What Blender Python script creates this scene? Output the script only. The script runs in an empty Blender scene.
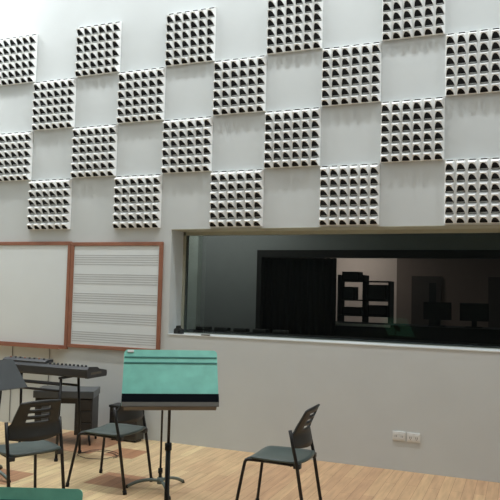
import bpy, bmesh, math, random
from mathutils import Vector, Matrix
random.seed(7)
SC = bpy.context.scene
COL = SC.collection
PI = math.pi

# ------------------------------------------------------------------ camera
cam = bpy.data.cameras.new('camera')
cam.sensor_width = 36.0
cam.lens = 36.0 * 671.77 / 500.0
cam.clip_end = 100
co = bpy.data.objects.new('camera', cam); COL.objects.link(co)
yaw, pitch, roll = 0.3879, 0.0624, 0.0251
Rv = Vector((math.cos(yaw), math.sin(yaw), 0)); Fv = Vector((-math.sin(yaw), math.cos(yaw), 0)); Uv = Vector((0, 0, 1))
F2 = Fv * math.cos(pitch) + Uv * math.sin(pitch); U2 = Uv * math.cos(pitch) - Fv * math.sin(pitch)
R3 = Rv * math.cos(roll) + U2 * math.sin(roll); U3 = U2 * math.cos(roll) - Rv * math.sin(roll)
m = Matrix.Identity(4)
for i in range(3):
    m[i][0] = R3[i]; m[i][1] = U3[i]; m[i][2] = -F2[i]
m.translation = Vector((6.085, -6.42, 1.618))
co.matrix_world = m
SC.camera = co

# ------------------------------------------------------------------ world, exposure
w = bpy.data.worlds.new('world'); SC.world = w; w.use_nodes = True
w.node_tree.nodes['Background'].inputs[0].default_value = (0.8, 0.87, 1.0, 1)
w.node_tree.nodes['Background'].inputs[1].default_value = 0.15
SC.view_settings.view_transform = 'Standard'
SC.view_settings.look = 'None'
SC.view_settings.gamma = 1.0
SC.view_settings.use_curve_mapping = False
SC.view_settings.exposure = 0.0
WASH = 540.0      # lamps along the wall
ROOM = 9.8      # ceiling lamps of the room
GLARE = 150.0    # unseen lamp added for the glare in the upper left corner

# ------------------------------------------------------------------ materials
def lin(c):
    return tuple(((v / 255) / 12.92 if v / 255 <= 0.04045 else ((v / 255 + 0.055) / 1.055) ** 2.4) for v in c)

def mat(name, rgb, rough=0.6, metal=0.0, var=0.06, scale=8.0, bump=0.0, spec=0.5, stretch=None):
    M = bpy.data.materials.new(name); M.use_nodes = True
    nt = M.node_tree; b = nt.nodes['Principled BSDF']
    b.inputs['Roughness'].default_value = rough
    b.inputs['Metallic'].default_value = metal
    b.inputs['Specular IOR Level'].default_value = spec
    c = lin(rgb)
    tc = nt.nodes.new('ShaderNodeTexCoord')
    n = nt.nodes.new('ShaderNodeTexNoise'); n.inputs['Scale'].default_value = scale; n.inputs['Detail'].default_value = 3
    if stretch:
        mp = nt.nodes.new('ShaderNodeMapping'); mp.inputs['Scale'].default_value = stretch
        nt.links.new(tc.outputs['Object'], mp.inputs[0]); nt.links.new(mp.outputs[0], n.inputs['Vector'])
    else:
        nt.links.new(tc.outputs['Object'], n.inputs['Vector'])
    r = nt.nodes.new('ShaderNodeValToRGB')
    r.color_ramp.elements[0].position = 0.3; r.color_ramp.elements[1].position = 0.7
    r.color_ramp.elements[0].color = tuple(x * (1 - var) for x in c) + (1,)
    r.color_ramp.elements[1].color = tuple(min(1, x * (1 + var)) for x in c) + (1,)
    nt.links.new(n.outputs['Fac'], r.inputs[0]); nt.links.new(r.outputs[0], b.inputs['Base Color'])
    if bump:
        bp = nt.nodes.new('ShaderNodeBump'); bp.inputs['Strength'].default_value = bump; bp.inputs['Distance'].default_value = 0.01
        nt.links.new(n.outputs['Fac'], bp.inputs['Height']); nt.links.new(bp.outputs[0], b.inputs['Normal'])
    return M

def emit(name, rgb, s):
    M = bpy.data.materials.new(name); M.use_nodes = True
    nt = M.node_tree; b = nt.nodes['Principled BSDF']
    b.inputs['Base Color'].default_value = (0.8, 0.8, 0.8, 1)
    b.inputs['Emission Color'].default_value = rgb + (1,)
    b.inputs['Emission Strength'].default_value = s
    return M

def glass_mat():
    M = bpy.data.materials.new('window_glass'); M.use_nodes = True
    nt = M.node_tree; nt.nodes.clear()
    out = nt.nodes.new('ShaderNodeOutputMaterial'); mx = nt.nodes.new('ShaderNodeMixShader')
    tr = nt.nodes.new('ShaderNodeBsdfTransparent'); gl = nt.nodes.new('ShaderNodeBsdfGlossy'); fr = nt.nodes.new('ShaderNodeFresnel')
    tr.inputs[0].default_value = (0.86, 0.92, 0.90, 1); gl.inputs['Roughness'].default_value = 0.0
    gl.inputs[0].default_value = (0.9, 1, 1, 1)
    fr.inputs[0].default_value = 1.45
    nt.links.new(fr.outputs[0], mx.inputs[0]); nt.links.new(tr.outputs[0], mx.inputs[1]); nt.links.new(gl.outputs[0], mx.inputs[2])
    nt.links.new(mx.outputs[0], out.inputs[0])
    return M

def floor_mat():
    M = bpy.data.materials.new('plank_floor'); M.use_nodes = True
    nt = M.node_tree; b = nt.nodes['Principled BSDF']; N = nt.nodes.new; L = nt.links.new
    b.inputs['Roughness'].default_value = 0.45
    tc = N('ShaderNodeTexCoord')
    mp = N('ShaderNodeMapping'); mp.inputs['Rotation'].default_value = (0, 0, PI / 2); L(tc.outputs['Object'], mp.inputs[0])
    br = N('ShaderNodeTexBrick'); L(mp.outputs[0], br.inputs['Vector'])
    br.inputs['Scale'].default_value = 1.0; br.inputs['Brick Width'].default_value = 0.92; br.inputs['Row Height'].default_value = 0.092
    br.inputs['Mortar Size'].default_value = 0.0015; br.inputs['Bias'].default_value = 0.0
    br.inputs['Color1'].default_value = lin((218, 197, 154)) + (1,)
    br.inputs['Color2'].default_value = lin((202, 175, 138)) + (1,)
    br.inputs['Mortar'].default_value = lin((150, 118, 88)) + (1,)
    g = N('ShaderNodeTexNoise'); g.inputs['Scale'].default_value = 3.0; g.inputs['Detail'].default_value = 5
    gm = N('ShaderNodeMapping'); gm.inputs['Scale'].default_value = (9, 0.9, 1); L(tc.outputs['Object'], gm.inputs[0]); L(gm.outputs[0], g.inputs['Vector'])
    gr = N('ShaderNodeValToRGB'); gr.color_ramp.elements[0].position = 0.3; gr.color_ramp.elements[1].position = 0.7
    gr.color_ramp.elements[0].color = (0.80, 0.77, 0.74, 1); gr.color_ramp.elements[1].color = (1.12, 1.1, 1.06, 1)
    L(g.outputs['Fac'], gr.inputs[0])
    m1 = N('ShaderNodeMix'); m1.data_type = 'RGBA'; m1.blend_type = 'MULTIPLY'; m1.inputs[0].default_value = 1
    L(br.outputs['Color'], m1.inputs[6]); L(gr.outputs[0], m1.inputs[7])
    # pinkish boards towards the right of the room
    sx = N('ShaderNodeSeparateXYZ'); L(tc.outputs['Object'], sx.inputs[0])
    n2 = N('ShaderNodeTexNoise'); n2.inputs['Scale'].default_value = 1.6; L(tc.outputs['Object'], n2.inputs['Vector'])
    ad = N('ShaderNodeMath'); ad.operation = 'MULTIPLY_ADD'; L(n2.outputs['Fac'], ad.inputs[0]); ad.inputs[1].default_value = 2.4
    L(sx.outputs['X'], ad.inputs[2])
    mr = N('ShaderNodeMapRange'); L(ad.outputs[0], mr.inputs[0]); mr.inputs[1].default_value = 3.8; mr.inputs[2].default_value = 5.4
    m2 = N('ShaderNodeMix'); m2.data_type = 'RGBA'; m2.blend_type = 'MULTIPLY'
    L(mr.outputs[0], m2.inputs[0]); L(m1.outputs[2], m2.inputs[6]); m2.inputs[7].default_value = (0.85, 0.72, 0.71, 1)
    cur = m2.outputs[2]
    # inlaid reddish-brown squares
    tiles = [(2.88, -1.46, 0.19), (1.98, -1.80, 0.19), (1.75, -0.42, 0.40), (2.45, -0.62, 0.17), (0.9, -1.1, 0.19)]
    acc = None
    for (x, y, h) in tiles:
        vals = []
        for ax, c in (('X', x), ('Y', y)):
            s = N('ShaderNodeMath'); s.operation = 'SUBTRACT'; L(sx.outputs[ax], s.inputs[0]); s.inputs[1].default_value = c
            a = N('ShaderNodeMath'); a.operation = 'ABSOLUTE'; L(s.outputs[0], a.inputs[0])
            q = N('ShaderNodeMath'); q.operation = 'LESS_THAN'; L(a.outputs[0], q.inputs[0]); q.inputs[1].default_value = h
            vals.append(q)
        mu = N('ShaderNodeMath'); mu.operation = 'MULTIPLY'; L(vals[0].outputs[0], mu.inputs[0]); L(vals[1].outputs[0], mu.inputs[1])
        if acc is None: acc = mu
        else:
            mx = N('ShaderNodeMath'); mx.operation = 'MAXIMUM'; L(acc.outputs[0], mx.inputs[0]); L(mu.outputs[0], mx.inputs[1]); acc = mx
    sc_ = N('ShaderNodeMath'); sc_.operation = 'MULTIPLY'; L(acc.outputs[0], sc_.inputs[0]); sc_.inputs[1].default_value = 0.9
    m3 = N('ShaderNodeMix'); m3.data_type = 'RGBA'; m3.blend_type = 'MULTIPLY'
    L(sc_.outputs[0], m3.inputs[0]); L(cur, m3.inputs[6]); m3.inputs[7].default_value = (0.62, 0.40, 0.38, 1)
    L(m3.outputs[2], b.inputs['Base Color'])
    return M

def teal_mat():
    M = mat('teal_enamel', (124, 204, 186), 0.35, 0.0, 0.10, 14)
    return M

M_wall = mat('painted_wall', (202, 207, 207), 0.8, var=0.02, scale=2.5)
M_reveal = mat('reveal_paint', (178, 177, 160), 0.7, var=0.03)
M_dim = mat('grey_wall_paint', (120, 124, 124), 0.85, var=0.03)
M_backdrop = mat('dark_unlit_backdrop', (70, 70, 70), 0.9, var=0.1)  # unseen back wall coloured dark so the glass mirrors an unlit room
M_ceil = mat('ceiling_paint', (225, 226, 224), 0.9, var=0.02)
M_floor = floor_mat()
M_panel = mat('panel_white', (240, 242, 241), 0.6, var=0.02)
M_pocket = mat('hood_dark_pocket', (22, 24, 26), 0.9, var=0.1)  # near-black colour for the pocket in each pyramid's lower face
M_brown = mat('brown_wood_frame', (148, 98, 76), 0.5, var=0.12, scale=6)
M_board = mat('whiteboard_enamel', (224, 230, 231), 0.35, var=0.015, scale=2)
M_staff = mat('staff_line_ink', (188, 191, 193), 0.6, var=0.03)
M_black = mat('black_plastic', (36, 38, 38), 0.5, var=0.1, scale=10)
M_seat = mat('slate_seat_plastic', (70, 82, 80), 0.38, var=0.06, scale=6)
M_tube = mat('black_tube', (26, 25, 26), 0.4, 0.2, var=0.1)
M_rubber = mat('rubber', (20, 20, 20), 0.9)
M_teal = teal_mat()
M_tealdk = mat('groove_dark_teal', (30, 110, 100), 0.5)
M_ledge = mat('black_ledge', (8, 13, 20), 0.9, spec=0.1)
M_desk = mat('dark_grey_desk', (54, 58, 60), 0.6)
M_lip = mat('grey_brown_lip', (88, 84, 76), 0.5)
M_greybase = mat('grey_green_steel', (110, 122, 118), 0.4, 0.3)
M_kb = mat('keyboard_casing', (48, 50, 54), 0.45, var=0.12, scale=20)
M_key = mat('white_key', (225, 225, 220), 0.3)
M_socket = mat('socket_white', (220, 222, 220), 0.4)
M_dark = mat('dark_slot', (60, 60, 60), 0.8)
M_wood = mat('black_stained_wood', (46, 44, 44), 0.4, var=0.2, scale=6, stretch=(1, 8, 8))
M_tabletop = mat('table_top_laminate', (72, 76, 80), 0.3, var=0.1)
M_crate = mat('dark_brown_crate', (62, 60, 54), 0.6, var=0.15)
M_pil = mat('grey_green_lit', (150, 158, 152), 0.8)  # lighter copy of the grey wall paint; the jamb's lit look is in the colour
M_curtain = mat('black_curtain_cloth', (9, 9, 9), 1.0, spec=0.0)
M_void = mat('matt_black', (16, 16, 16), 0.9)
M_bay = mat('pinkish_lit_wall', (220, 196, 186), 0.85, var=0.03)  # pinkish paint made paler to carry the lamp-lit look of the bay
M_far = mat('brown_dim_wall', (128, 108, 100), 0.85, var=0.03)  # brown paint kept darker to carry the dim look beside the bay
M_door = mat('dark_door', (64, 52, 48), 0.6)
M_alu = mat('window_frame_metal', (170, 170, 152), 0.4, 0.0)
M_steel = mat('dark_frame_metal', (70, 80, 78), 0.4)
M_pale = mat('pale_edge', (205, 200, 190), 0.4)
M_glass = glass_mat()
M_housing = mat('lamp_housing', (230, 230, 230), 0.5)
M_diff = emit('lamp_diffuser', (0.95, 0.98, 1.0), 2.0)
M_wash = ((0.94, 0.98, 1.0), WASH)
M_roomlamp = ((0.93, 0.98, 1.0), ROOM)
M_glare = ((0.96, 0.98, 1.0), GLARE)
M_inner = ((1.0, 0.92, 0.88), 22.0)
M_cable = mat('grey_cable', (120, 122, 118), 0.6)
M_cabledk = mat('dark_cable', (66, 54, 48), 0.6)

# ------------------------------------------------------------------ mesh helpers
def box(bm, c, s, rot=None, mi=0, bev=0.0):
    c = Vector(c)
    vs = []
    for dx in (-.5, .5):
        for dy in (-.5, .5):
            for dz in (-.5, .5):
                v = Vector((dx * s[0], dy * s[1], dz * s[2]))
                if rot: v = rot @ v
                vs.append(bm.verts.new(c + v))
    fs = []
    for q in ((0, 1, 3, 2), (4, 6, 7, 5), (0, 4, 5, 1), (2, 3, 7, 6), (0, 2, 6, 4), (1, 5, 7, 3)):
        f = bm.faces.new([vs[i] for i in q]); f.material_index = mi; fs.append(f)
    if bev:
        es = list({e for f in fs for e in f.edges})
        r = bmesh.ops.bevel(bm, geom=es, offset=bev, segments=2, profile=0.6, affect='EDGES')
        for f in r['faces']: f.material_index = mi
    return fs

def span(bm, a, b, mi=0, bev=0.0):
    a = Vector(a); b = Vector(b)
    return box(bm, (a + b) / 2, [abs(b[i] - a[i]) for i in range(3)], None, mi, bev)

def tube(bm, pts, r, n=10, mi=0, caps=True):
    pts = [Vector(p) for p in pts]
    rs = r if isinstance(r, (list, tuple)) else [r] * len(pts)
    rings = []; up = None
    for i, p in enumerate(pts):
        t = (pts[min(i + 1, len(pts) - 1)] - pts[max(i - 1, 0)]).normalized()
        if up is None:
            up = t.orthogonal().normalized()
        a = (up - t * up.dot(t)).normalized(); up = a
        b = t.cross(a)
        rings.append([bm.verts.new(p + (a * math.cos(2 * PI * k / n) + b * math.sin(2 * PI * k / n)) * rs[i]) for k in range(n)])
    for i in range(len(rings) - 1):
        for k in range(n):
            f = bm.faces.new((rings[i][k], rings[i][(k + 1) % n], rings[i + 1][(k + 1) % n], rings[i + 1][k])); f.smooth = True; f.material_index = mi
    if caps:
        f = bm.faces.new(rings[0][::-1]); f.material_index = mi
        f = bm.faces.new(rings[-1]); f.material_index = mi

def smooth_path(pts, it=2):
    pts = [Vector(p) for p in pts]
    for _ in range(it):
        q = [pts[0]]
        for a, b in zip(pts, pts[1:]):
            q += [a * .75 + b * .25, a * .25 + b * .75]
        q.append(pts[-1]); pts = q
    return pts

def prism(bm, prof, axis_pts, mi=0):
    """closed 2D profile given as 3D offsets, swept between two points"""
    a = [bm.verts.new(Vector(axis_pts[0]) + Vector(p)) for p in prof]
    b = [bm.verts.new(Vector(axis_pts[1]) + Vector(p)) for p in prof]
    n = len(prof)
    for k in range(n):
        f = bm.faces.new((a[k], a[(k + 1) % n], b[(k + 1) % n], b[k])); f.material_index = mi
    bm.faces.new(a[::-1]).material_index = mi; bm.faces.new(b).material_index = mi

def obj(name, bm, mats, parent=None, recalc=True):
    if recalc: bmesh.ops.recalc_face_normals(bm, faces=bm.faces[:])
    me = bpy.data.meshes.new(name); bm.to_mesh(me); bm.free()
    for mm in (mats if isinstance(mats, (list, tuple)) else [mats]): me.materials.append(mm)
    o = bpy.data.objects.new(name, me); COL.objects.link(o)
    if parent: o.parent = parent
    return o

def tag(o, label, cat, group=None):
    o['label'] = label; o['category'] = cat
    if group: o['group'] = group
    return o

def thing(name, label, cat, loc=(0, 0, 0), rz=0.0, group=None):
    o = bpy.data.objects.new(name, None); COL.objects.link(o); o.empty_display_size = 0.1
    o.location = loc; o.rotation_euler = (0, 0, rz)
    return tag(o, label, cat, group)

def dup(root, loc, rz, label, group=None):
    r = root.copy(); COL.objects.link(r); r.location = loc; r.rotation_euler = (0, 0, rz); r['label'] = label
    if group: r['group'] = group
    for ch in list(root.children):
        c = ch.copy(); COL.objects.link(c); c.parent = r
        for g in list(ch.children):
            d = g.copy(); COL.objects.link(d); d.parent = c
    return r

def struct(name, bm, mats, parent=None):
    o = obj(name, bm, mats, parent)
    if not parent: o['kind'] = 'structure'
    return o

def bmn(): return bmesh.new()

# ------------------------------------------------------------------ room shell
X0, X1, YB, ZC = -2.2, 9.0, -10.0, 7.5
WX0, WX1, WZ0, WZ1 = 2.535, 8.2, 1.138, 2.279     # window opening
DEP = 0.36
b = bmn(); span(b, (X0, YB, -0.1), (X1, 0, 0)); struct('floor', b, M_floor)
b = bmn(); span(b, (X0, YB, ZC), (X1, 0.36, ZC + 0.1)); struct('ceiling', b, M_ceil)
b = bmn()
span(b, (X0, 0, -0.1), (WX0, DEP, ZC)); span(b, (WX1, 0, -0.1), (X1, DEP, ZC))
span(b, (WX0, 0, -0.1), (WX1, DEP, WZ0)); span(b, (WX0, 0, WZ1), (WX1, DEP, ZC))
struct('wall_front', b, M_wall)
b = bmn(); span(b, (X0 - 0.1, YB, -0.1), (X0, DEP, ZC)); struct('wall_left', b, M_wall)
b = bmn(); span(b, (X1, YB, -0.1), (X1 + 0.1, DEP, ZC)); struct('wall_right', b, M_wall)
b = bmn(); span(b, (X0 - .1, YB - 0.1, -0.1), (X1 + .1, YB, ZC)); struct('wall_back', b, M_backdrop)

# observation window
b = bmn()
yf = DEP - 0.08
span(b, (WX0, yf, WZ0), (WX1, yf + 0.05, WZ0 + 0.012)); span(b, (WX0, yf, WZ1 - 0.045), (WX1, yf + 0.05, WZ1))
span(b, (WX0, yf, WZ0), (WX0 + 0.03, yf + 0.05, WZ1)); span(b, (WX1 - 0.03, yf, WZ0), (WX1, yf + 0.05, WZ1))
win = struct('window_1', b, M_alu)
b = bmn(); span(b, (WX0 + 0.03, yf + 0.018, WZ0 + 0.012), (WX1 - 0.03, yf + 0.026, WZ1 - 0.045)); obj('window_pane', b, M_glass, win)
b = bmn(); span(b, (WX0 + 0.032, yf + 0.012, WZ0 + 0.012), (WX0 + 0.052, yf + 0.04, WZ1 - 0.045)); obj('glazing_bead', b, M_steel, win)
b = bmn()
span(b, (WX0 - 0.0, -0.004, WZ1 - 0.006), (WX1, yf, WZ1))
struct('trim_1', b, M_reveal)
b = bmn(); span(b, (WX0, -0.006, WZ0), (WX1, yf, WZ0 + 0.01)); struct('trim_2', b, M_board)

# ------------------------------------------------------------------ control room behind the glass
CY0, CY1, RY, CX0, CX1, CZ = DEP, 1.5, 8.0, -2.2, 10.0, 3.0
b = bmn(); span(b, (CX0, CY0, -0.1), (CX1, RY, 0)); struct('floor_control_room', b, M_void)
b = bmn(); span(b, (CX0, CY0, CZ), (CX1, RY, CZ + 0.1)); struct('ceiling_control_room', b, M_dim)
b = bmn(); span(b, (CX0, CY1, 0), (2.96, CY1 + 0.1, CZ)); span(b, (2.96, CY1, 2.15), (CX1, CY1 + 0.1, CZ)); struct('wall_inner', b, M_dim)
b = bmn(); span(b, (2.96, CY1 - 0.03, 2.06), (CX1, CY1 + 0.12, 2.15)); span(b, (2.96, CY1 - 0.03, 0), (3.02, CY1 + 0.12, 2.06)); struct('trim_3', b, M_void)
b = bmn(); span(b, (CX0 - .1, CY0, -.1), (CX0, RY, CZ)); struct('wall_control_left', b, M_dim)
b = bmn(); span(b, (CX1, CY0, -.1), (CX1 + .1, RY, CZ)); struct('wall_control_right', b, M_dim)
b = bmn(); span(b, (CX0, RY, -.1), (2.0, RY + .1, CZ)); span(b, (3.58, RY, -.1), (CX1, RY + .1, CZ)); struct('wall_far', b, M_far)
b = bmn(); span(b, (2.0, RY, -.1), (3.58, RY + .1, CZ)); struct('wall_far_bay', b, M_bay)
for i, (xa, xb) in enumerate(((3.90, 4.50), (5.42, 6.2))):
    b = bmn(); span(b, (xa, RY - 0.05, 0), (xb, RY, 2.04)); d = struct('door_%d' % (i + 1), b, M_door)
    b = bmn(); span(b, (xb - .24, RY - 0.056, 1.0), (xb - .10, RY - 0.05, 1.9)); obj('door_glass', b, M_void, d)
    b = bmn(); tube(b, [(xa + .08, RY - .05, 1.0), (xa + .08, RY - .1, 1.0), (xa + .18, RY - .1, 1.0)], .01); obj('door_handle', b, M_greybase, d)

b = bmn(); span(b, (1.70, CY1 - .12, 0), (2.17, CY1, CZ)); struct('trim_4', b, M_pil)
# pleated black curtain in the opening
b = bmn(); n = 40; prev = None
for k in range(n + 1):
    x = 3.03 + 0.94 * k / n; y = CY1 + 0.05 + 0.025 * math.sin(k * 1.9)
    cur = (b.verts.new((x, y, 0.02)), b.verts.new((x, y, 2.055)))
    if prev: b.faces.new((prev[0], cur[0], cur[1], prev[1])).smooth = True
    prev = cur
cu = obj('curtain', b, M_curtain); s = cu.modifiers.new('t', 'SOLIDIFY'); s.thickness = 0.006
tag(cu, 'black curtain hanging in the dark opening behind the observation window', 'curtain')

# shelf rack with equipment (seen through the glass)
t = thing('equipment_rack', 'open black equipment shelf in front of the pinkish wall behind the glass', 'shelf', (3.36, 4.0, 0))
for x in (0, 0.40, 0.80):
    b = bmn(); span(b, (x - .015, 0, 0), (x + .015, .35, 1.93 if x < .5 else 1.84), bev=.003); obj('upright', b, M_void, t)
for z in (0.4, 0.9, 1.28, 1.52, 1.82):
    b = bmn(); span(b, (.015, 0, z), (.785, .35, z + .02)); obj('shelf_board', b, M_void, t)
for (x, z, wd, h, lab) in ((.05, 1.30, .30, .12, 'black equipment box on the lower shelf left half, behind the glass'),
                           (.05, 1.54, .20, .20, 'black equipment box on the middle shelf left half, behind the glass'),
                           (.46, 1.30, .30, .16, 'black equipment box on the lower shelf right half, behind the glass'),
                           (.45, 1.54, .30, .24, 'black equipment box on the middle shelf right half, behind the glass'),
                           (.04, 1.84, .28, .14, 'black equipment box on top of the shelf, behind the glass')):
    q = thing('equipment_box', lab, 'box', (3.36 + x, 4.03, z), 0, 'equipment boxes on the rack')
    b = bmn(); span(b, (0, .02, 0), (wd, .28, h), bev=.006); obj('casing', b, M_void, q)
    b = bmn(); span(b, (.02, .01, .02), (wd - .02, .02, h - .02), bev=.003); obj('front_plate', b, M_black, q)

# console desk
t = thing('console_desk', 'dark control desk with pale front edge behind the glass', 'desk', (3.6, 2.0, 0))
b = bmn(); span(b, (0, 0, 1.22), (2.6, .6, 1.25)); obj('worktop', b, M_void, t)
b = bmn(); span(b, (.1, -.03, 1.222), (.95, 0, 1.252)); obj('edge_strip', b, M_pale, t)
b = bmn(); span(b, (.02, .05, .02), (2.58, .07, 1.22)); obj('front_panel', b, M_void, t)
for x in (0.05, 1.3, 2.5):
    b = bmn(); span(b, (x, .07, 0), (x + .04, .55, 1.22)); obj('leg_panel', b, M_void, t)
def monitor(x, y, z, wd, h, lab):
    q = thing('monitor', lab, 'monitor', (x, y, z), 0, 'dark screens behind the glass')
    b = bmn(); span(b, (-wd / 2, -.02, .08), (wd / 2, .02, .08 + h), bev=.006); obj('screen', b, M_void, q)
    b = bmn(); span(b, (-.03, .0, .01), (.03, .03, .1)); obj('neck', b, M_void, q)
    b = bmn(); span(b, (-.1, -.07, 0), (.1, .07, .012), bev=.003); obj('foot', b, M_void, q)
monitor(5.08, 2.3, 1.25, .34, .22, 'black screen on the control desk in front of the dark door, left of two')
monitor(5.52, 2.3, 1.25, .34, .22, 'black screen on the control desk, right of two behind the glass')
# mixing console right behind the glass
t = thing('mixing_console', 'low black mixing console along the bottom of the dark window', 'mixer', (2.1, .85, 0))
b = bmn()
prism(b, [(0, 0, .9), (0, .55, .9), (0, .55, 1.12), (0, .4, 1.12), (0, 0, .98)], [(0, 0, 0), (5.2, 0, 0)]); obj('body', b, M_void, t)
for x in (.1, 1.7, 3.4, 5.0):
    b = bmn(); span(b, (x, .1, 0), (x + .06, .5, .9)); obj('leg', b, M_void, t)
for k in range(5):
    b = bmn(); span(b, (.12 + .26 * k, .42, 1.12), (.30 + .26 * k, .54, 1.165), bev=.012); obj('meter_hood', b, M_black, t)

# control-room ceiling lamps
def ceil_lamp(x, y, z, lx, ly, mt, lab, group=None):
    q = thing('ceiling_light', lab, 'ceiling light', (x, y, z), 0, group)
    b = bmn(); span(b, (-lx / 2 - .03, -ly / 2 - .03, -.05), (lx / 2 + .03, ly / 2 + .03, 0), bev=.006); obj('housing', b, M_housing, q)
    b = bmn(); span(b, (-lx / 2, -ly / 2, -.062), (lx / 2, ly / 2, -.05)); obj('diffuser', b, M_diff, q)
    L = bpy.data.lights.new('lamp_light', 'AREA'); L.shape = 'RECTANGLE'; L.size = lx; L.size_y = ly
    L.color = mt[0]; L.energy = mt[1] * lx * ly * PI
    lo = bpy.data.objects.new('lamp_light', L); COL.objects.link(lo); lo.parent = q; lo.location = (0, 0, -.066)
    return q
ceil_lamp(2.7, 7.0, CZ, 1.0, .2, M_inner, 'ceiling light in front of the pinkish wall behind the glass')
ceil_lamp(4.2, 1.72, CZ, .3, .06, M_inner, 'unseen ceiling light added to brighten the control desk edge behind the glass')  # lamp added to light up the pale edge strip of the desk
ceil_lamp(5.4, 5.6, CZ, .5, .12, M_inner, 'ceiling light in the dim room behind the glass')
ceil_lamp(2.6, 0.8, CZ, 1.4, .12, M_inner, 'unseen ceiling light added to brighten the grey wall behind the glass')  # lamp added and widened to lift the grey inner wall

# ------------------------------------------------------------------ room lamps
for i in range(6):
    ceil_lamp(-0.455 + 1.50 * i, -1.25, ZC, .16, .22, M_wash, 'small square wall-washing ceiling lamp, %s from the left' % ('first', 'second', 'third', 'fourth', 'fifth', 'sixth')[i], 'wall washing lamps')
q = ceil_lamp(-0.8, -0.55, 5.8, .25, .5, M_glare, 'bright unseen lamp added on a rod for the upper left glare beside the panelled wall')
b = bmn(); tube(b, [(0, 0, 0), (0, 0, ZC - 5.8)], .012, 8); obj('added_lamp_rod', b, M_housing, q)  # rod made up to carry the added glare lamp
k = 0
for y in (-3.2, -5.6):
    for x in (0.0, 3.2, 6.4):
        ceil_lamp(x, y, ZC, 1.2, .6, M_roomlamp, 'ceiling lamp above the %s of the room, %s row' % (('left', 'middle', 'right')[k % 3], 'front' if y > -4 else 'rear'), 'room ceiling lamps'); k += 1

# ------------------------------------------------------------------ acoustic panels
CELL = 0.6; TOPZ = 4.692; PI6 = 0.1; SLAB = 0.014; HD = 0.064
def panel_meshes():
    bk = bmn(); span(bk, (0.002, -SLAB, -CELL + 0.002), (CELL - 0.002, 0, -0.002), bev=.004)
    g = bmn()
    y0 = -SLAB
    def V(x, d, z): return g.verts.new((x, y0 - d, z))
    def hood(xc, zb, zt, zcut=None):
        # white pyramid on a square base; its lower face holds a shallow pocket coloured near-black
        hw = 0.044; za = zb + 0.067; xl, xr = xc - hw, xc + hw
        xa = xc - 0.005; rw = 0.025
        AL = Vector((xa - rw, y0 - HD, za)); AR = Vector((xa + rw, y0 - HD, za))
        bl, br, tl, tr = Vector((xl, y0, zb)), Vector((xr, y0, zb)), Vector((xl, y0, zt)), Vector((xr, y0, zt))
        f = 0.0
        if zcut is not None:
            f = (zcut - zb) / (za - zb)
        B0, B1 = bl, br
        bl = B0.lerp(AL, f); br = B1.lerp(AR, f)
        al, ar, vbl, vbr, vtl, vtr = [g.verts.new(p) for p in (AL, AR, bl, br, tl, tr)]
        g.faces.new((al, ar, vtr, vtl))
        if zcut is None:
            g.faces.new((al, vtl, vbl)); g.faces.new((ar, vbr, vtr))
        else:
            sl, sr = V(xl, 0, zcut), V(xr, 0, zcut)
            g.faces.new((al, vtl, sl, vbl)); g.faces.new((ar, vbr, sr, vtr)); g.faces.new((vbl, sl, sr, vbr))
        # opening: a rounded triangle inside the lower face, x offset from the face axis
        def on(dx, t):
            t = f + (1 - f) * t
            c0 = (B0 + B1) / 2; c1 = (AL + AR) / 2
            return c0.lerp(c1, t) + Vector((dx, 0, 0))
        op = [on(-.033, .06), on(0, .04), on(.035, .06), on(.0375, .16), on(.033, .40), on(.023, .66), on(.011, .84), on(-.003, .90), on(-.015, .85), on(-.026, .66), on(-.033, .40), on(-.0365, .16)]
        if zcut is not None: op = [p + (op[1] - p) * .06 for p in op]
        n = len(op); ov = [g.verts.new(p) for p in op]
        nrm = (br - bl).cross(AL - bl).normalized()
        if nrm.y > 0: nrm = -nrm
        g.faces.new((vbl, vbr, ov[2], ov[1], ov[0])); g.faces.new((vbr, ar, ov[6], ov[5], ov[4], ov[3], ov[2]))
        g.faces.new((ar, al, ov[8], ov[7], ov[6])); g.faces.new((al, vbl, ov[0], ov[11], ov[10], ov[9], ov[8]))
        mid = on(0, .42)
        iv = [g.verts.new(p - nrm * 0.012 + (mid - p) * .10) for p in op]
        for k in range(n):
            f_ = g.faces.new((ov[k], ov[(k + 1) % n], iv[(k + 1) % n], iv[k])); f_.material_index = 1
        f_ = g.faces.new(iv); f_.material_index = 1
    off = 0.014
    for c in range(6):
        xc = 0.05 + PI6 * c
        for r in range(6):
            zb = -off - PI6 * (r + 1); zt = zb + PI6
            hood(xc, zb if r < 5 else zb, zt, None if r < 5 else -CELL + .002)
        # sliver of the next hood at the upper edge
        z0 = -off; z1 = -0.003
        p = [V(xc - .048, 0, z0), V(xc + .048, 0, z0), V(xc + .040, .010, z1), V(xc - .040, .010, z1), V(xc - .048, 0, z1), V(xc + .048, 0, z1)]
        q = [V(xc - .030, .0008, z0 + .001), V(xc + .030, .0008, z0 + .001), V(xc + .026, .0075, z1 - .003), V(xc - .026, .0075, z1 - .003)]
        g.faces.new((p[0], p[1], q[1], q[0])); g.faces.new((p[1], p[2], q[2], q[1])); g.faces.new((p[2], p[3], q[3], q[2])); g.faces.new((p[3], p[0], q[0], q[3]))
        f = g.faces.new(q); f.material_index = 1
        g.faces.new((p[3], p[2], p[5], p[4])); g.faces.new((p[0], p[3], p[4])); g.faces.new((p[1], p[5], p[2]))
    return bk, g
ORD = ('leftmost', 'second from left', 'third from left', 'fourth from left', 'rightmost')
ROW = ('top row', 'second row', 'third row', 'bottom row')
proto = None
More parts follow.
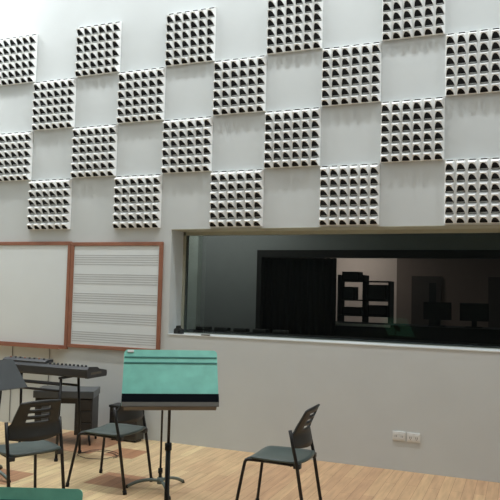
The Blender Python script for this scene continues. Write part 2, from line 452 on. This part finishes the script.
for row in range(4):
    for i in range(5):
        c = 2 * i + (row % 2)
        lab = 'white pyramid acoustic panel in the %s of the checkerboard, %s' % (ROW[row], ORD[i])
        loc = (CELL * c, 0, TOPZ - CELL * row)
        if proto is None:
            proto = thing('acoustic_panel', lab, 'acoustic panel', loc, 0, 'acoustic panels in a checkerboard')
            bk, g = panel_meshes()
            obj('backing_board', bk, M_panel, proto); obj('pyramid_face', g, [M_panel, M_pocket], proto)
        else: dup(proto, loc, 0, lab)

# ------------------------------------------------------------------ boards on the wall
def board(name, lab, cat, x0, x1, z0, z1, tray=False, staves=False):
    t = thing(name, lab, cat, (x0, 0, z0))
    W = x1 - x0; H = z1 - z0; fw = 0.042
    b = bmn(); span(b, (fw * .5, -.018, fw * .5), (W - fw * .5, 0, H - fw * .5)); obj('writing_surface', b, M_board, t)
    for nm, a, c in (('frame_rail', (0, -.03, 0), (W, 0, fw)), ('frame_rail', (0, -.03, H - fw), (W, 0, H)), ('frame_stile', (0, -.03, fw), (fw, 0, H - fw)), ('frame_stile', (W - fw, -.03, fw), (W, 0, H - fw))):
        b = bmn(); span(b, a, c, bev=.005); obj(nm, b, M_brown, t)
    if staves:
        for sgrp in range(5):
            zc = H - .15 - sgrp * .218
            b = bmn()
            for l in range(5):
                z = zc - l * .026
                span(b, (fw + .01, -.0195, z - .005), (W - fw - .01, -.0175, z + .005))
            o = obj('music_staff', b, M_staff, t)
    if tray:
        b = bmn(); prism(b, [(0, -.03, .0), (0, -.10, .0), (0, -.10, .03), (0, -.094, .03), (0, -.094, .008), (0, -.03, .008)], [(.3, 0, 0), (W - .06, 0, 0)]); obj('pen_tray', b, M_brown, t)
board('whiteboard', 'plain whiteboard in brown wooden frame, cut off by the left edge', 'whiteboard', -1.2, 1.235, 0.912, 2.15, tray=True)
board('staff_board', 'whiteboard with printed grey music staves in brown wooden frame', 'whiteboard', 1.24, 2.445, 0.935, 2.14, staves=True)

# cables on the wall below the board
for (x, lab) in ((0.44, 'thin cable hanging below the whiteboard, left of two'), (0.98, 'thin cable hanging below the whiteboard, right of two')):
    b = bmn(); tube(b, smooth_path([(x, -.008, .93), (x + .003, -.007, .7), (x - .004, -.008, .4), (x, -.008, .02)]), .0045, 6)
    tag(obj('wall_cable', b, M_cable), lab, 'cable', 'cables on the wall')

# ------------------------------------------------------------------ sockets
def socket(x, z, lab, kind):
    t = thing('power_socket', lab, 'socket', (x, 0, z), 0, 'wall sockets')
    b = bmn(); span(b, (-.06, -.010, -.042), (.06, 0, .042), bev=.004); obj('face_plate', b, M_socket, t)
    for sx in (-.028, .028):
        b = bmn(); span(b, (sx - .022, -.0135, -.026), (sx + .022, -.010, .026), bev=.0015); o = obj('outlet', b, M_socket, t)
        b = bmn()
        for hx in (-.007, .007): span(b, (sx + hx - .002, -.0142, -.010), (sx + hx + .002, -.0134, .008))
        if kind: span(b, (sx - .003, -.0142, -.02), (sx + .003, -.0134, -.014))
        obj('contact_slot', b, M_dark, o)
socket(5.008, .315, 'white double wall socket below the window, left of two', 0)
socket(5.142, .313, 'white double wall socket below the window, right of two', 1)

# ------------------------------------------------------------------ small things on the window sill
t = thing('sill_device', 'small black gadget in the left corner of the window sill', 'device', (2.625, .07, WZ0 + .01))
b = bmn(); prism(b, [(-.045, 0, 0), (.045, 0, 0), (.042, 0, .045), (.008, 0, .062), (.004, 0, .088), (-.016, 0, .088), (-.02, 0, .062), (-.042, 0, .05)], [(0, -.035, 0), (0, .035, 0)])
obj('body', b, M_black, t)
b = bmn(); tube(b, [(.02, -.04, .025), (.02, -.034, .025)], .012, 12); obj('lens', b, M_rubber, t)
b = bmn(); tube(b, [(2.93, .0, WZ0 + .018), (3.03, -.002, WZ0 + .018)], [.008, .008], 10)
o = obj('marker_pen', b, M_cable); tag(o, 'small grey marker pen lying on the window sill', 'pen')

# ------------------------------------------------------------------ chairs
def make_chair(lab, loc, rz):
    t = thing('stacking_chair', lab, 'chair', loc, rz, 'black stacking chairs')
    # seat: dished shell with a rounded outline
    b = bmn(); n = 14; grid = []
    for i in range(n + 1):
        row = []
        for j in range(n + 1):
            u = -1 + 2 * i / n; v = -1 + 2 * j / n
            # squircle mapping
            x = u * math.sqrt(max(0, 1 - .22 * v * v)); y = v * math.sqrt(max(0, 1 - .22 * u * u))
            z = .456 - .016 * (1 - y * y * .9) * (1 - (x * .9) ** 2)
            if x > .55: z -= .055 * (x - .55) ** 2 / .2
            row.append(b.verts.new((.015 + x * .235, y * (.205 - .01 * u), z)))
        grid.append(row)
    for i in range(n):
        for j in range(n):
            b.faces.new((grid[i][j], grid[i + 1][j], grid[i + 1][j + 1], grid[i][j + 1])).smooth = True
    o = obj('seat', b, M_seat, t)
    s = o.modifiers.new('thick', 'SOLIDIFY'); s.thickness = .016; s.offset = -1
    # backrest: wide band between the tubes, narrower slotted upper part
    zs = [.525, .56, .60, .635, .648, .656, .682, .702, .728, .748, .774, .793, .815]
    slots = {5, 7, 9}
    ss = [-1, -.92, -.75, -.5, -.25, 0, .25, .5, .75, .92, 1]
    def half(z):
        if z <= .64: return .196
        if z <= .65: return .180
        return .178 - (z - .65) / .165 * .028
    def X(z, s_):
        base = -.130 - (.665 - z) * .2 if z < .66 else -.131 - (z - .66) * .52
        q = s_ * half(z) / .196
        return base - .012 * max(0, min(1, (z - .635) / .02)) - (.046 - .04 * max(0, z - .66) / .155 * .4) * (1 - q * q)
    b = bmn(); G = []
    for z in zs:
        zz = z
        G.append([b.verts.new((X(z, s_), s_ * half(z), z - (.012 * (s_ * s_) if z > .80 else 0) + (.02 * s_ * s_ if z < .53 else 0))) for s_ in ss])
    for i in range(len(zs) - 1):
        for j in range(len(ss) - 1):
            if i in slots and 3 <= j <= 6: continue
            b.faces.new((G[i][j], G[i][j + 1], G[i + 1][j + 1], G[i + 1][j])).smooth = True
    o = obj('backrest', b, M_black, t)
    s = o.modifiers.new('thick', 'SOLIDIFY'); s.thickness = .014; s.offset = 0
    for sy in (-1, 1):
        b = bmn()
        tube(b, smooth_path([(.05, sy * .17, .425), (.17, sy * .18, .428), (.205, sy * .188, .425), (.215, sy * .192, .39), (.272, sy * .234, .015)], 2), .0115, 10)
        l = obj('leg', b, M_tube, t)
        b = bmn(); tube(b, [(.270, sy * .233, .03), (.273, sy * .235, 0)], .0155, 10); obj('foot_cap', b, M_rubber, l)
        b = bmn()
        tube(b, [(-.128, sy * .203, .665), (-.153, sy * .203, .55), (-.180, sy * .203, .44), (-.255, sy * .205, .015)], .0125, 10)
        l = obj('leg', b, M_tube, t)
        b = bmn(); tube(b, [(-.252, sy * .205, .03), (-.257, sy * .205, 0)], .0165, 10); obj('foot_cap', b, M_rubber, l)
        b = bmn(); span(b, (-.205, sy * .16 , .405), (-.155, sy * .205, .44), bev=.006); obj('seat_bracket', b, M_black, t)
    b = bmn()
    for sy in (-1, 1): tube(b, [(.12, sy * .17, .425), (-.175, sy * .185, .425)], .010, 8)
    tube(b, [(-.13, -.18, .42), (-.13, .18, .42)], .010, 8); tube(b, [(.15, -.175, .425), (.15, .175, .425)], .010, 8)
    obj('seat_frame', b, M_tube, t)
    return t
ch = make_chair('black slotted stacking chair standing alone by the white wall below the window', (4.452, -1.715, 0), PI)
dup(ch, (2.915, -1.565, 0), PI, 'black stacking chair behind the teal music stand, greenish seat, near the keyboard')
r = Vector((2.943, -2.295)); l = Vector((2.779, -2.656)); fr = Vector((-.911, .413))
cA = (r + l) / 2 + fr * .178
dup(ch, (cA.x, cA.y, 0), math.radians(155.6), 'black stacking chair at lower left with its slotted back towards us')

# ------------------------------------------------------------------ music stands
def make_stand(lab, loc, rz, hz, tilt, desk_mat, base_turn=0.0, ledge=True, tagpart=False, W=.5, H=.315, stop=.45, lip=.036):
    """desk faces local -Y; hz is the height of the lower desk edge"""
    t = thing('music_stand', lab, 'music stand', loc, rz, 'music stands')
    ct, st = math.cos(tilt), math.sin(tilt)
    up = Vector((0, st, ct)); nr = Vector((0, -ct, st)); cx = Vector((1, 0, 0))
    cen0 = Vector((0, -.06 - H / 2 * st + .02, hz))            # middle of the lower edge
    Rm = Matrix((cx, up, nr)).transposed()
    def P(x, u, n_=0): return cen0 + cx * x + up * u + nr * n_
    # desk plate with rounded upper corners
    b = bmn(); rc = .022
    pts = [(-W / 2, 0), (W / 2, 0)]
    for k in range(7):
        a = k / 6 * PI / 2; pts.append((W / 2 - rc + rc * math.cos(a), H - rc + rc * math.sin(a)))
    for k in range(7):
        a = PI / 2 + k / 6 * PI / 2; pts.append((-W / 2 + rc + rc * math.cos(a), H - rc + rc * math.sin(a)))
    fr_ = [b.verts.new(P(x, u, .003)) for x, u in pts]; bk_ = [b.verts.new(P(x, u, -.003)) for x, u in pts]
    b.faces.new(fr_); b.faces.new(bk_[::-1]); n = len(pts)
    for k in range(n): b.faces.new((fr_[k], bk_[k], bk_[(k + 1) % n], fr_[(k + 1) % n]))
    desk = obj('desk', b, desk_mat, t)
    for u in (H - .048, H - .082) if desk_mat is M_teal else ():
        b = bmn(); box(b, P(0, u, .004), (W - .006, .008, .004), Rm); obj('groove', b, M_tealdk if desk_mat is M_teal else M_void, desk)
    if tagpart:
        b = bmn(); box(b, P(-W / 2 + .034, H - .012, .006), (.034, .014, .006), Rm, bev=.002); o = obj('paper_tag', b, M_socket, desk); o['label'] = 'small white tag'
    if ledge:
        b = bmn(); box(b, P(0, .0, .022), (W - .004, .004, .044), Rm); box(b, P(0, .022, .044), (W - .004, .046, .004), Rm); obj('ledge', b, M_ledge, t)
        b = bmn(); box(b, P(0, -.002 - lip / 2, .0435), (W - .006, lip, .006), Rm); box(b, P(0, -lip - .002, .024), (W - .03, .004, .04), Rm); obj('ledge_lip', b, M_lip, t)
    # tilt bracket, pole, sleeve
    mid = P(0, H * .45, -.004)
    b = bmn(); box(b, P(0, H * .45, -.014), (.09, .10, .02), Rm, bev=.004); obj('tilt_bracket', b, M_tube, t)
    b = bmn(); tube(b, [(0, mid.y + .02, mid.z - .01), (0, .004, mid.z - .06), (0, 0, mid.z - .1), (0, 0, stop - .05)], .0085, 10); obj('pole', b, M_tube, t)
    top = stop
    b = bmn(); tube(b, [(0, 0, top), (0, 0, .07)], .014, 12); o = obj('sleeve', b, M_tube, t)
    b = bmn(); tube(b, [(0, 0, top - .025), (0, 0, top + .012)], .019, 12); obj('clutch_collar', b, M_rubber, o)
    b = bmn(); tube(b, [(0, 0, .05), (0, 0, .10)], .024, 14); obj('hub', b, M_greybase, t)
    for k in range(3):
        a = base_turn + k * 2 * PI / 3; d = Vector((math.cos(a), math.sin(a), 0))
        b = bmn(); path = smooth_path([d * .015 + Vector((0, 0, .075)), d * .10 + Vector((0, 0, .078)), d * .20 + Vector((0, 0, .052)), d * .275 + Vector((0, 0, .012))], 2)
        tube(b, path, [.013] * (len(path) - 1) + [.011], 8); lg = obj('base_leg', b, M_greybase, t)
        b = bmn(); tube(b, [d * .265 + Vector((0, 0, .022)), d * .28 + Vector((0, 0, .0))], .013, 8); obj('foot_cap', b, M_rubber, lg)
    return t
YAW = math.degrees(yaw)
make_stand('bright teal music stand with black ledge in front of a chair', (4.306, -3.162, 0), math.radians(YAW + 8), 1.015, math.radians(35), M_teal, .5, tagpart=True, W=.507, H=.330, lip=.024, stop=.78)
make_stand('music stand hidden behind the bright teal one, only pole and grey base showing', (3.352, -1.535, 0), math.radians(YAW + 6), .86, math.radians(42), M_black, math.radians(195 - YAW - 6), W=.42, H=.22, ledge=False, stop=.16)
make_stand('teal music stand with rounded corner, only its top at lower left corner', (4.30, -4.33, 0), math.radians(YAW), .55, math.radians(16), M_teal, .3)
make_stand('dark grey music stand turned sideways at the left edge', (1.88, -1.87, 0), math.radians(80), .74, math.radians(44), M_desk, math.radians(-80 - 10), ledge=False)

# ------------------------------------------------------------------ keyboard on its stand
t = thing('keyboard_stand', 'black tubular stand carrying the electronic keyboard', 'keyboard stand', (1.74, -1.0, 0))
for sx in (-.41, .29):
    for y, yf_ in ((-.14, -.19), (.13, .17)):
        b = bmn(); tube(b, [(sx, y, .75), (sx + (.01 if sx > 0 else -.01), (y + yf_) / 2, .4), (sx + (.02 if sx > 0 else -.02), yf_, .012)], .013, 10); l_ = obj('post', b, M_tube, t)
        b = bmn(); tube(b, [(sx + (.02 if sx > 0 else -.02), yf_, .025), (sx + (.02 if sx > 0 else -.02), yf_, 0)], .018, 10); obj('foot_cap', b, M_rubber, l_)
    b = bmn(); span(b, (sx - .016, -.16, .75), (sx + .016, .15, .772), bev=.004); obj('support_arm', b, M_tube, t)
for z, y in ((.70, -.147), (.64, -.15)):
    b = bmn(); tube(b, [(-.41, y, z), (.29, y, z)], .012, 8); obj('crossbar', b, M_tube, t)
b = bmn(); tube(b, [(-.41, .137, .66), (.29, .137, .66)], .012, 8); obj('crossbar', b, M_tube, t)

t = thing('keyboard', 'long black electronic keyboard on tubular stand below the whiteboard', 'keyboard', (1.65, -1.0, .772))
b = bmn()
prism(b, [(0, -.14, .006), (0, -.155, .022), (0, -.155, .084), (0, -.13, .108), (0, .0, .094), (0, .005, .048), (0, .15, .044), (0, .15, .004)], [(-.66, 0, 0), (.66, 0, 0)])
obj('body', b, M_kb, t)
for sx in (-1, 1):
    b = bmn()
    prism(b, [(0, -.15, .004), (0, -.162, .024), (0, -.162, .086), (0, -.135, .112), (0, .0, .100), (0, .03, .082), (0, .15, .06), (0, .158, .03), (0, .15, .002)], [(sx * .66, 0, 0), (sx * .69, 0, 0)])
    o = obj('end_cheek', b, M_kb, t)
    b = bmn(); span(b, (sx * .689, -.11, .034), (sx * .693, .06, .056), bev=.001); obj('side_inlay', b, M_lip, o)
b = bmn()
for k in range(44): span(b, (-.655 + k * .0298, .006, .046), (-.655 + k * .0298 + .0285, .145, .056))
obj('white_keys', b, M_key, t)
b = bmn()
for k in range(43):
    if k % 7 not in (2, 6): span(b, (-.655 + k * .0298 + .022, .006, .056), (-.655 + k * .0298 + .036, .09, .067))
obj('black_keys', b, M_void, t)
for k in range(10):
    x = .215 + k * .046
    b = bmn(); tube(b, [(x, -.10, .100), (x, -.10, .122)], [.013, .010], 10); obj('knob', b, M_black, t)
t = thing('sound_module', 'flat black control box lying on the left half of the keyboard', 'sound module', (1.56, -1.07, .882), 0)
b = bmn(); prism(b, [(0, -.06, 0), (0, .06, -.0), (0, .06, .032), (0, -.03, .03), (0, -.06, .014)], [(-.25, 0, 0), (.27, 0, 0)]); obj('casing', b, M_kb, t)
for k in range(8):
    x = -.2 + k * .058
    b = bmn(); tube(b, [(x, .0, .029), (x, 0, .042)], .010, 10); obj('knob', b, M_black if k % 3 else M_brown, t)

# ------------------------------------------------------------------ black table behind the keyboard
a = math.radians(24); c0 = Vector((1.97, -.52))
t = thing('side_table', 'low black table with grey top against the wall under the keyboard', 'table', (c0.x, c0.y, 0), a)
b = bmn(); span(b, (-.62, 0, .475), (.0, .38, .55), bev=.008); obj('table_top', b, M_tabletop, t)
b = bmn(); span(b, (-.59, .02, .42), (-.02, .035, .475)); obj('apron', b, M_wood, t)
b = bmn(); span(b, (-.19, .02, .10), (-.01, .36, .475), bev=.005); ped = obj('pedestal', b, M_wood, t)
for z in (.12, .24, .36):
    b = bmn(); span(b, (-.18, .008, z), (-.02, .02, z + .105), bev=.004); dr = obj('drawer', b, M_wood, ped)
b = bmn(); span(b, (-.60, .02, .10), (-.53, .36, .475), bev=.005); obj('pedestal', b, M_wood, t)
for (x, y, dx) in ((-.02, .03, .02), (-.02, .34, .02), (-.15, .03, -.0), (-.57, .03, -.0), (-.57, .34, -.0)):
    b = bmn(); tube(b, [(x - dx, y, .11), (x, y - .02, 0)], .012, 8); obj('leg', b, M_tube, t)

# low dark crate beside it
t = thing('storage_crate', 'low dark brown crate on the floor between table and chair', 'crate', (1.96, -.20, 0))
b = bmn(); span(b, (0, 0, .015), (.34, .16, .345), bev=.008); obj('body', b, M_crate, t)
b = bmn(); span(b, (-.008, -.008, .345), (.348, .168, .372), bev=.006); obj('lid', b, M_black, t)
for z in (.09, .18, .27):
    b = bmn(); span(b, (.012, -.007, z - .03), (.328, 0, z + .03), bev=.002); obj('slat', b, M_wood, t)
for x in (.03, .31):
    for y in (.03, .13):
        b = bmn(); tube(b, [(x, y, .016), (x, y, 0)], .014, 8); obj('foot', b, M_rubber, t)

# cable loops on the floor
b = bmn(); pts = []
for k in range(40):
    an = k / 39 * 2 * PI * 1.6
    pts.append((2.27 + (.19 + .02 * math.sin(k)) * math.cos(an), -.86 + .16 * math.sin(an) + .0015 * k, .006 + .0002 * k))
tag(obj('floor_cable', (tube(b, smooth_path(pts, 1), .0032, 6), b)[1], M_cabledk), 'thin dark cable coiled on the floor by the keyboard', 'cable')
